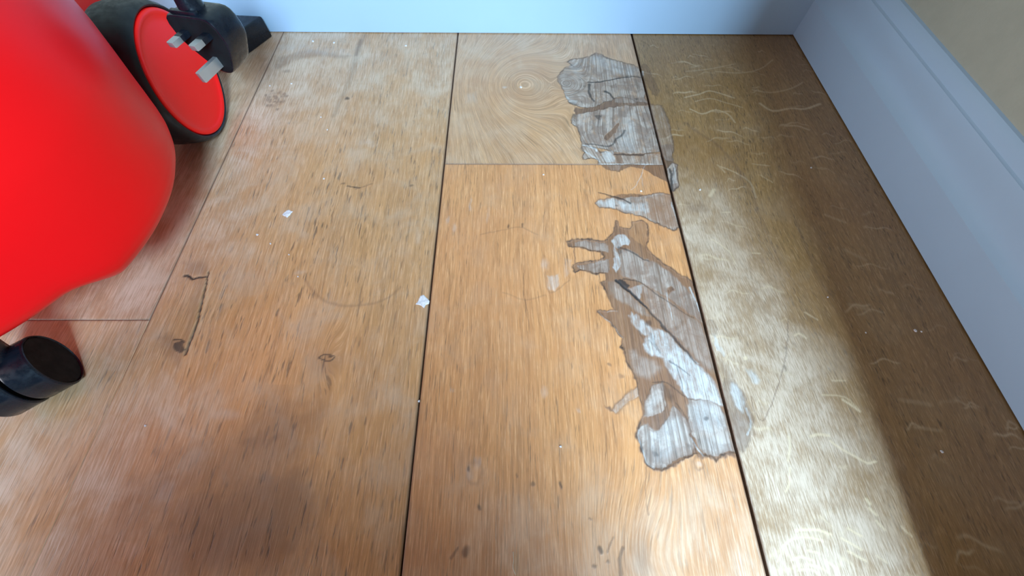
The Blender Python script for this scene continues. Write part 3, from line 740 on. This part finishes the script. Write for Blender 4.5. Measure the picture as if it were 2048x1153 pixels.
skirting('baseboard_back', 'back'); skirting('baseboard_right', 'right')
o = from_bm('wall_right', bm_box(XW + 0.018, XW + 0.10, -0.45, YW + 0.10, -0.03, 1.2), m_wall, smooth=False); o['kind'] = 'structure'
o = from_bm('wall_back', bm_box(-0.95, XW + 0.018, YW + 0.018, YW + 0.10, -0.03, 1.2), m_wall, smooth=False); o['kind'] = 'structure'
# unseen blocks added behind the camera to cast shade on the floor
o = from_bm('low_occluder', bm_box(-0.09, 0.14, -0.44, -0.27, -0.03, 0.398, 0.02, 3), m_wall, smooth=False); o['kind'] = 'structure'  # added only to throw the soft lower-left floor shadow
o = from_bm('right_occluder', bm_box(0.276, XW + 0.018, -0.30, -0.078, 0.0, 1.2, 0.004), m_wall, smooth=False); o['kind'] = 'structure'  # unseen block, placed to shade the strip along the right baseboard

# ------------------------------------------------------------------ red vacuum cleaner
m_red = plain('red_plastic', (1.0, 0.003, 0.007), 0.34, spec=0.24, mottle=0.025, mscale=6, rvar=0.04)
m_redhub = plain('red_hub_plastic', (1.0, 0.005, 0.004), 0.34, spec=0.28, mottle=0.02, mscale=20, rvar=0.05)
m_tyre = plain('black_tyre_plastic', (0.006, 0.009, 0.014), 0.42, spec=0.4, mottle=0.3, mscale=60, rvar=0.12)
m_black = plain('black_plastic', (0.006, 0.008, 0.013), 0.28, spec=0.4, mottle=0.3, mscale=70, rvar=0.12)
m_matte = plain('matte_black', (0.006, 0.006, 0.007), 0.75, spec=0.2, mottle=0.3)
DC = Vector((-0.4199, 0.1906, 0.0))
vac = empty('vacuum_cleaner', DC)
tag(vac, 'bright red tub vacuum cleaner on black wheels standing on the oak floor', 'vacuum cleaner')
prof = [(0.0, 0.046), (0.09, 0.046), (0.112, 0.0465), (0.121, 0.0475), (0.1275, 0.0500), (0.1335, 0.0535), (0.1390, 0.0580), (0.1455, 0.0640), (0.1500, 0.0700), (0.1526, 0.0770), (0.1541, 0.0850),
        (0.1556, 0.0970), (0.1571, 0.1100), (0.1596, 0.1300), (0.1618, 0.1500), (0.1626, 0.175), (0.1630, 0.2000), (0.1630, 0.2140), (0.1605, 0.2175), (0.152, 0.2180)]
def densify(pr, k=3):
    out = [pr[0]]
    for a, b in zip(pr, pr[1:]):
        for i in range(1, k + 1): out.append((a[0] + (b[0] - a[0]) * i / k, a[1] + (b[1] - a[1]) * i / k))
    return out
bm = bm_lathe(densify(prof), 220)
for v in bm.verts:                         # recess for the back wheel
    X, Y = v.co.x + DC.x, v.co.y + DC.y
    if v.co.z < 0.138 and X > -0.385 and Y > 0.303:
        v.co.y = 0.303 - DC.y
for v in bm.verts:                         # lower edge arches up over the front castor
    a_ = math.degrees(math.atan2(v.co.y, v.co.x))
    if -160 < a_ < -18 and v.co.z < 0.13:
        t_ = min(1, max(0, (-a_ - 18) / 14)) * min(1, max(0, (160 + a_) / 14))
        v.co.z += 0.019 * t_ * t_ * (3 - 2 * t_) * (0.13 - v.co.z) / 0.084
body = from_bm('body', bm, m_red, vac, sharp=50)
body.modifiers.new('smooth', 'CORRECTIVE_SMOOTH').iterations = 4
bm = bm_lathe([(0.150, 0.2165), (0.158, 0.2170), (0.1615, 0.2200), (0.160, 0.232), (0.150, 0.258), (0.125, 0.282), (0.08, 0.297), (0, 0.302)], 96)
from_bm('lid', bm, m_black, vac)['label'] = 'black domed lid'
# rear housing over the wheel
bm = bm_box(-0.52, -0.395, 0.31, 0.455, 0.02, 0.112, 0.02, 4)
bmesh.ops.translate(bm, verts=bm.verts[:], vec=-DC)
from_bm('rear_housing', bm, m_red, vac)

AZ = 0.1165
WAX = Vector((math.cos(AZ), math.sin(AZ), 0))
WC = Vector((-0.3235, 0.3686, 0.0635))
HR, TR, TW = 0.0555, 0.0632, 0.046
def place(o, loc, axis):
    o.matrix_world = axis_matrix(loc, axis)
    o.matrix_parent_inverse = Matrix.Translation(-DC)
tyre_prof = [(0.0, -TW), (0.045, -TW), (0.052, -TW + 0.0005), (0.0585, -TW + 0.003), (0.0618, -TW + 0.008), (0.0630, -TW + 0.014), (TR, -0.026), (0.0630, -0.016), (0.0622, -0.009), (0.0608, -0.004), (0.0592, -0.0012), (0.0578, 0.0002), (0.0565, -0.0004), (HR + 0.0004, -0.002), (HR, -0.005), (0, -0.005)]
ty = from_bm('tyre', bm_lathe(tyre_prof, 96), m_tyre, vac, sharp=60); place(ty, WC, WAX)
hub_prof = [(HR, -0.0048), (HR, -0.0010), (0.0549, 0.0003), (0.0535, 0.0008), (0.0515, 0.0004), (0.0490, -0.0008), (0.040, -0.0016), (0.02, -0.0018), (0, -0.0018)]
hb = from_bm('hub_cap', bm_lathe(densify(hub_prof, 2), 96), m_redhub, vac, sharp=60); place(hb, WC, WAX)
hb['label'] = 'glossy red hub cap'
# front castor: twin wheels on a swivel housing
CA = math.radians(38.0)
CAX = Vector((math.cos(CA), math.sin(CA), 0))
CC = Vector((-0.345, 0.088, 0.0228))
CR = 0.0228
def castor_wheel(c, w):
    pr = [(0.0, -w), (CR - 0.002, -w), (CR - 0.0006, -w + 0.0006), (CR, -w + 0.002), (CR, -0.0012), (CR - 0.0006, -0.0003), (CR - 0.0013, 0.0), (CR - 0.0017, -0.0008), (CR - 0.0020, -0.0014), (0.012, -0.0016), (0, -0.0016)]
    o = from_bm('castor_wheel', bm_lathe(pr, 72), m_black, vac, sharp=30); place(o, c, CAX)
    d = from_bm('castor_cap', bm_lathe([(CR - 0.0021, -0.0012), (CR - 0.0024, -0.0008), (0.013, -0.0009), (0.006, -0.0011), (0, -0.0011)], 48), m_matte, o)
    d.matrix_parent_inverse = Matrix.Identity(4)
    return o
castor_wheel(CC, 0.0188)
castor_wheel(CC - CAX * 0.0212, 0.0188)
ax = from_bm('castor_axle', bm_lathe([(0, -0.024), (0.012, -0.024), (0.012, -0.015), (0, -0.015)], 24), m_black, vac); place(ax, CC, CAX)
stem = from_bm('castor_stem', bm_tube([CC - CAX * 0.02 + Vector((-0.004, 0.004, 0.018)), CC - CAX * 0.02 + Vector((-0.010, 0.010, 0.034)), CC - CAX * 0.02 + Vector((-0.014, 0.014, 0.054))], [0.013, 0.015, 0.016], 20), m_black, vac)
stem.location = -DC

# ------------------------------------------------------------------ hanging power plug
PR = Matrix(((-0.94350009, 0.08619816, -0.31996477), (0.32058099, -0.00697209, -0.94719545), (-0.08387733, -0.99625362, -0.02105533)))
PT = Vector((-0.24612634, 0.3191507, 0.13101217))
plug = empty('power_plug', PT)
plug.rotation_euler = PR.to_euler()
tag(plug, 'black three-pin mains plug hanging upside down by its cord before the red wheel', 'plug')
def mm(pts): return [(a / 1000, b / 1000) for a, b in pts]
half = [(0, 32.8), (4, 32.4), (7.5, 31.0), (10.5, 28.4), (14.2, 23.6), (18.5, 17.6), (22.4, 11.5), (24.4, 6.5), (25.0, 1.5), (24.6, -5.0), (22.5, -9.5), (19.5, -11.8), (15, -12.6), (0, -12.6)]
outline = [(x, y) for x, y in half[:-1]] + [(-x, y) for x, y in half[::-1][1:-1]]
def loft(levels, n_close=True):
    bm = bmesh.new(); rings = []
    cy = 8.0
    for s, z, dy in levels:
        rings.append([bm.verts.new((x * s / 1000, (cy + (y - cy) * s + dy) / 1000, z / 1000)) for x, y in outline])
    n = len(outline)
    for a, b in zip(rings, rings[1:]):
        for i in range(n): bm.faces.new((a[i], a[(i + 1) % n], b[(i + 1) % n], b[i]))
    bm.faces.new(rings[0]); bm.faces.new(rings[-1][::-1])
    return bm
from_bm('plug_body', loft([(0.955, -0.2, 0), (0.985, -0.5, 0), (1.0, -1.6, 0), (1.0, -6, 0), (0.995, -14, 0), (0.98, -20, 0), (0.95, -23.2, 0), (0.88, -25.2, 0), (0.78, -26.2, 0)]), m_black, plug, sharp=32)
from_bm('plug_face', loft([(0.93, 0.0, 0), (0.945, -0.3, 0), (0.945, -2, 0)]), m_matte, plug, sharp=30)
m_pin = plain('nickel_pin', (0.52, 0.51, 0.50), 0.40, metal=0.8, mottle=0.05, rvar=0.05)
def pin(x, y, w, h, z0, z1):
    bm = bm_box(x - w / 2, x + w / 2, y - h / 2, y + h / 2, z0, z1)
    for v in bm.verts: v.co /= 1000
    top = [e for e in bm.edges if all(v.co.z > z1 / 1000 - 1e-6 for v in e.verts)]
    bmesh.ops.bevel(bm, geom=top, offset=0.0009, segments=2, profile=0.5, affect='EDGES')
    return bm
from_bm('earth_pin', pin(0, 22.2, 4.0, 8.0, -1, 22.7), m_pin, plug)['label'] = 'long grey metal earth pin'
for sx in (11.1, -11.1):
    p_ = from_bm('pin', pin(sx, 0, 6.35, 4.0, 8.8, 17.7), m_pin, plug)
    s_ = from_bm('pin_sleeve', pin(sx, 0, 6.5, 4.15, -1, 9.2), m_black, plug)
# cord grip and cord run up and back to the vacuum
bm = bm_tube([(0.002, -0.008, -0.012), (0.002, -0.0145, -0.012), (0.002, -0.022, -0.012), (0.002, -0.032, -0.012)], [0.0095, 0.0092, 0.0075, 0.0055], 24)
from_bm('cord_grip', bm, m_black, plug)
bm = bm_box(-0.010, 0.016, -0.0150, -0.0120, -0.006, -0.002, 0.0008, 2)
from_bm('cord_clamp', bm, m_black, plug)
m_cord = plain('black_cord', (0.012, 0.012, 0.014), 0.5)
def local(p): return PR.transposed() @ (Vector(p) - PT)
cp = [Vector((0.002, -0.028, -0.012))] + [local(p) for p in ((-0.2436, 0.3312, 0.178), (-0.246, 0.330, 0.205), (-0.255, 0.322, 0.226), (-0.268, 0.311, 0.236), (-0.281, 0.300, 0.236), (-0.291, 0.2918, 0.230))]
def catmull(pts, k=6):
    out = []
    for i in range(len(pts) - 1):
        p0, p1, p2, p3 = pts[max(i - 1, 0)], pts[i], pts[i + 1], pts[min(i + 2, len(pts) - 1)]
        for j in range(k):
            t = j / k
            out.append(0.5 * ((2 * p1) + (p2 - p0) * t + (2 * p0 - 5 * p1 + 4 * p2 - p3) * t * t + (3 * p1 - p0 - 3 * p2 + p3) * t ** 3))
    return out + [pts[-1]]
from_bm('cord', bm_tube(catmull(cp), 0.0036, 12), m_cord, plug)

# ------------------------------------------------------------------ black nozzle in the corner behind the wheel
c1 = ground(546, 73); c2 = ground(470, 129)
ex, ey = c2[0] - c1[0], c2[1] - c1[1]
Ln = math.hypot(ex, ey); ex, ey = ex / Ln, ey / Ln
nx_, ny_ = -(-ey), -ex
nx_, ny_ = (ey, -ex) if ey < 0 and ey * 1 < 0 else (-ey, ex)
P0 = Vector((c1[0], c1[1]))
fl = [P0, P0 + Vector((ex, ey)) * 0.085, P0 + Vector((ex, ey)) * 0.085 + Vector((-0.06, 0.045)), P0 + Vector((-0.062, 0.0045))]
bm = bm_prism([(p.x, p.y) for p in fl], 0.0, 0.0262, 0.0020, 3, top_scale=0.985)
nz = from_bm('vacuum_nozzle', bm, m_black)
tag(nz, 'low black plastic nozzle lying on the floor against the back baseboard behind the plug', 'nozzle')

# ------------------------------------------------------------------ crumbs, flakes and hairs lying on the floor
m_flake = plain('white_flake', (0.80, 0.70, 0.70), 0.5, mottle=0.2, mscale=300)
def flake(px, py, r, name, label, cat, group=None, thick=0.0005, stretch=1.0):
    x, y = ground(px, py); x2, _ = ground(px + 1.0, py); s = abs(x2 - x) * r
    k = 13; rot = random.random() * 6.28
    pts = []
    for i in range(k):
        a = 2 * math.pi * i / k; rr = s * random.uniform(0.68, 1.12)
        u, v = rr * math.cos(a) * stretch, rr * math.sin(a)
        pts.append((u * math.cos(rot) - v * math.sin(rot), u * math.sin(rot) + v * math.cos(rot)))
    bm = bm_prism(pts, 0.0, thick, 0, top_scale=0.8)
    o = from_bm(name, bm, m_flake, smooth=False)
    o.location = (float(x), float(y), 0.00012)
    return tag(o, label, cat, group)
flake(846, 604, 14, 'paint_flake', 'larger pinkish white paint flake stuck beside the dark seam between planks', 'flake')
flake(575, 428, 10, 'paint_flake', 'small white paint flake on the plank beside the vacuum body', 'flake')
for q in (
    (515, 470, 3.5, "larger of two white specks right of the vacuum's red lower edge"),
    (541, 488, 2.5, "smaller of two white specks right of the vacuum's red lower edge"),
    (648, 358, 2.5, 'white speck just left of a small dark dash in the worn plank'),
    (578, 510, 1.8, 'tiny speck between the small white paint flake and the faint ring mark'),
    (596, 554, 1.8, 'tiny white speck at the upper left end of the faint ring mark'),
    (626, 83, 3.5, 'white speck near the back baseboard, nearest to the black nozzle'),
    (668, 86, 3.5, 'white speck near the back baseboard, second from the black nozzle'),
    (812, 92, 3.5, 'white speck near the back baseboard, third from the black nozzle'),
    (642, 235, 2.2, 'upper of two tiny specks below the small dark spot in the worn plank'),
    (655, 260, 2.2, 'lower of two tiny specks below the small dark spot in the worn plank'),
    (540, 172, 2.5, 'tiny speck directly above the speckled brown ring stain'),
    (583, 168, 2.5, 'tiny speck above and right of the speckled brown ring stain'),
    (1042, 175, 4, 'white speck at the centre of the growth rings in the short plank'),
    (1830, 662, 4.5, 'larger of a close pair of white specks in the shade by the right baseboard'),
    (1842, 664, 2.5, 'smaller of a close pair of white specks in the shade by the right baseboard'),
    (1883, 904, 4, 'white speck on the shaded plank, nearest to the camera there'),
    (1121, 894, 3.5, 'white speck on the golden plank left of the big grey peeled lobe'),
    (1622, 336, 3, 'white speck high on the shaded plank, nearest to the back corner'),
    (1282, 383, 3, 'white speck on the wood strip between two peeled patches'),
    (291, 852, 3, 'white speck on the worn floor right of the black castor'),
    (838, 803, 3.5, 'white speck caught in the dark seam between worn and golden planks'),
    (1087, 350, 2.2, 'tiny white speck just below the end joint of the golden plank'),
    (1731, 666, 2.2, 'tiny lone speck on the shaded plank left of the close pair'),
    (1400, 380, 3, 'white speck on the figured plank right of the splintered bit'),
    (1655, 595, 2, 'tiny white speck where the bright strip fades into shade'),
    ):
    flake(q[0], q[1], q[2] * 0.65, 'dust_speck', q[3], 'dust speck', 'white dust specks on the floor', thick=0.0006, stretch=1.25)
def hair(pts, r, label, rgb):
    path = [Vector((*ground(a, b), 0.0007)) for a, b in pts]
    path = [Vector((float(p.x), float(p.y), p.z)) for p in path]
    o = from_bm('hair', bm_tube(catmull(path), r, 6), plain('hair_fibre', rgb, 0.5))
    return tag(o, label, 'hair')
hair([(1026,1104),(1027,1120),(1026,1135),(1031,1150)], 0.00035, 'short pale hair lying on the golden plank near the camera', (0.55, 0.42, 0.30))
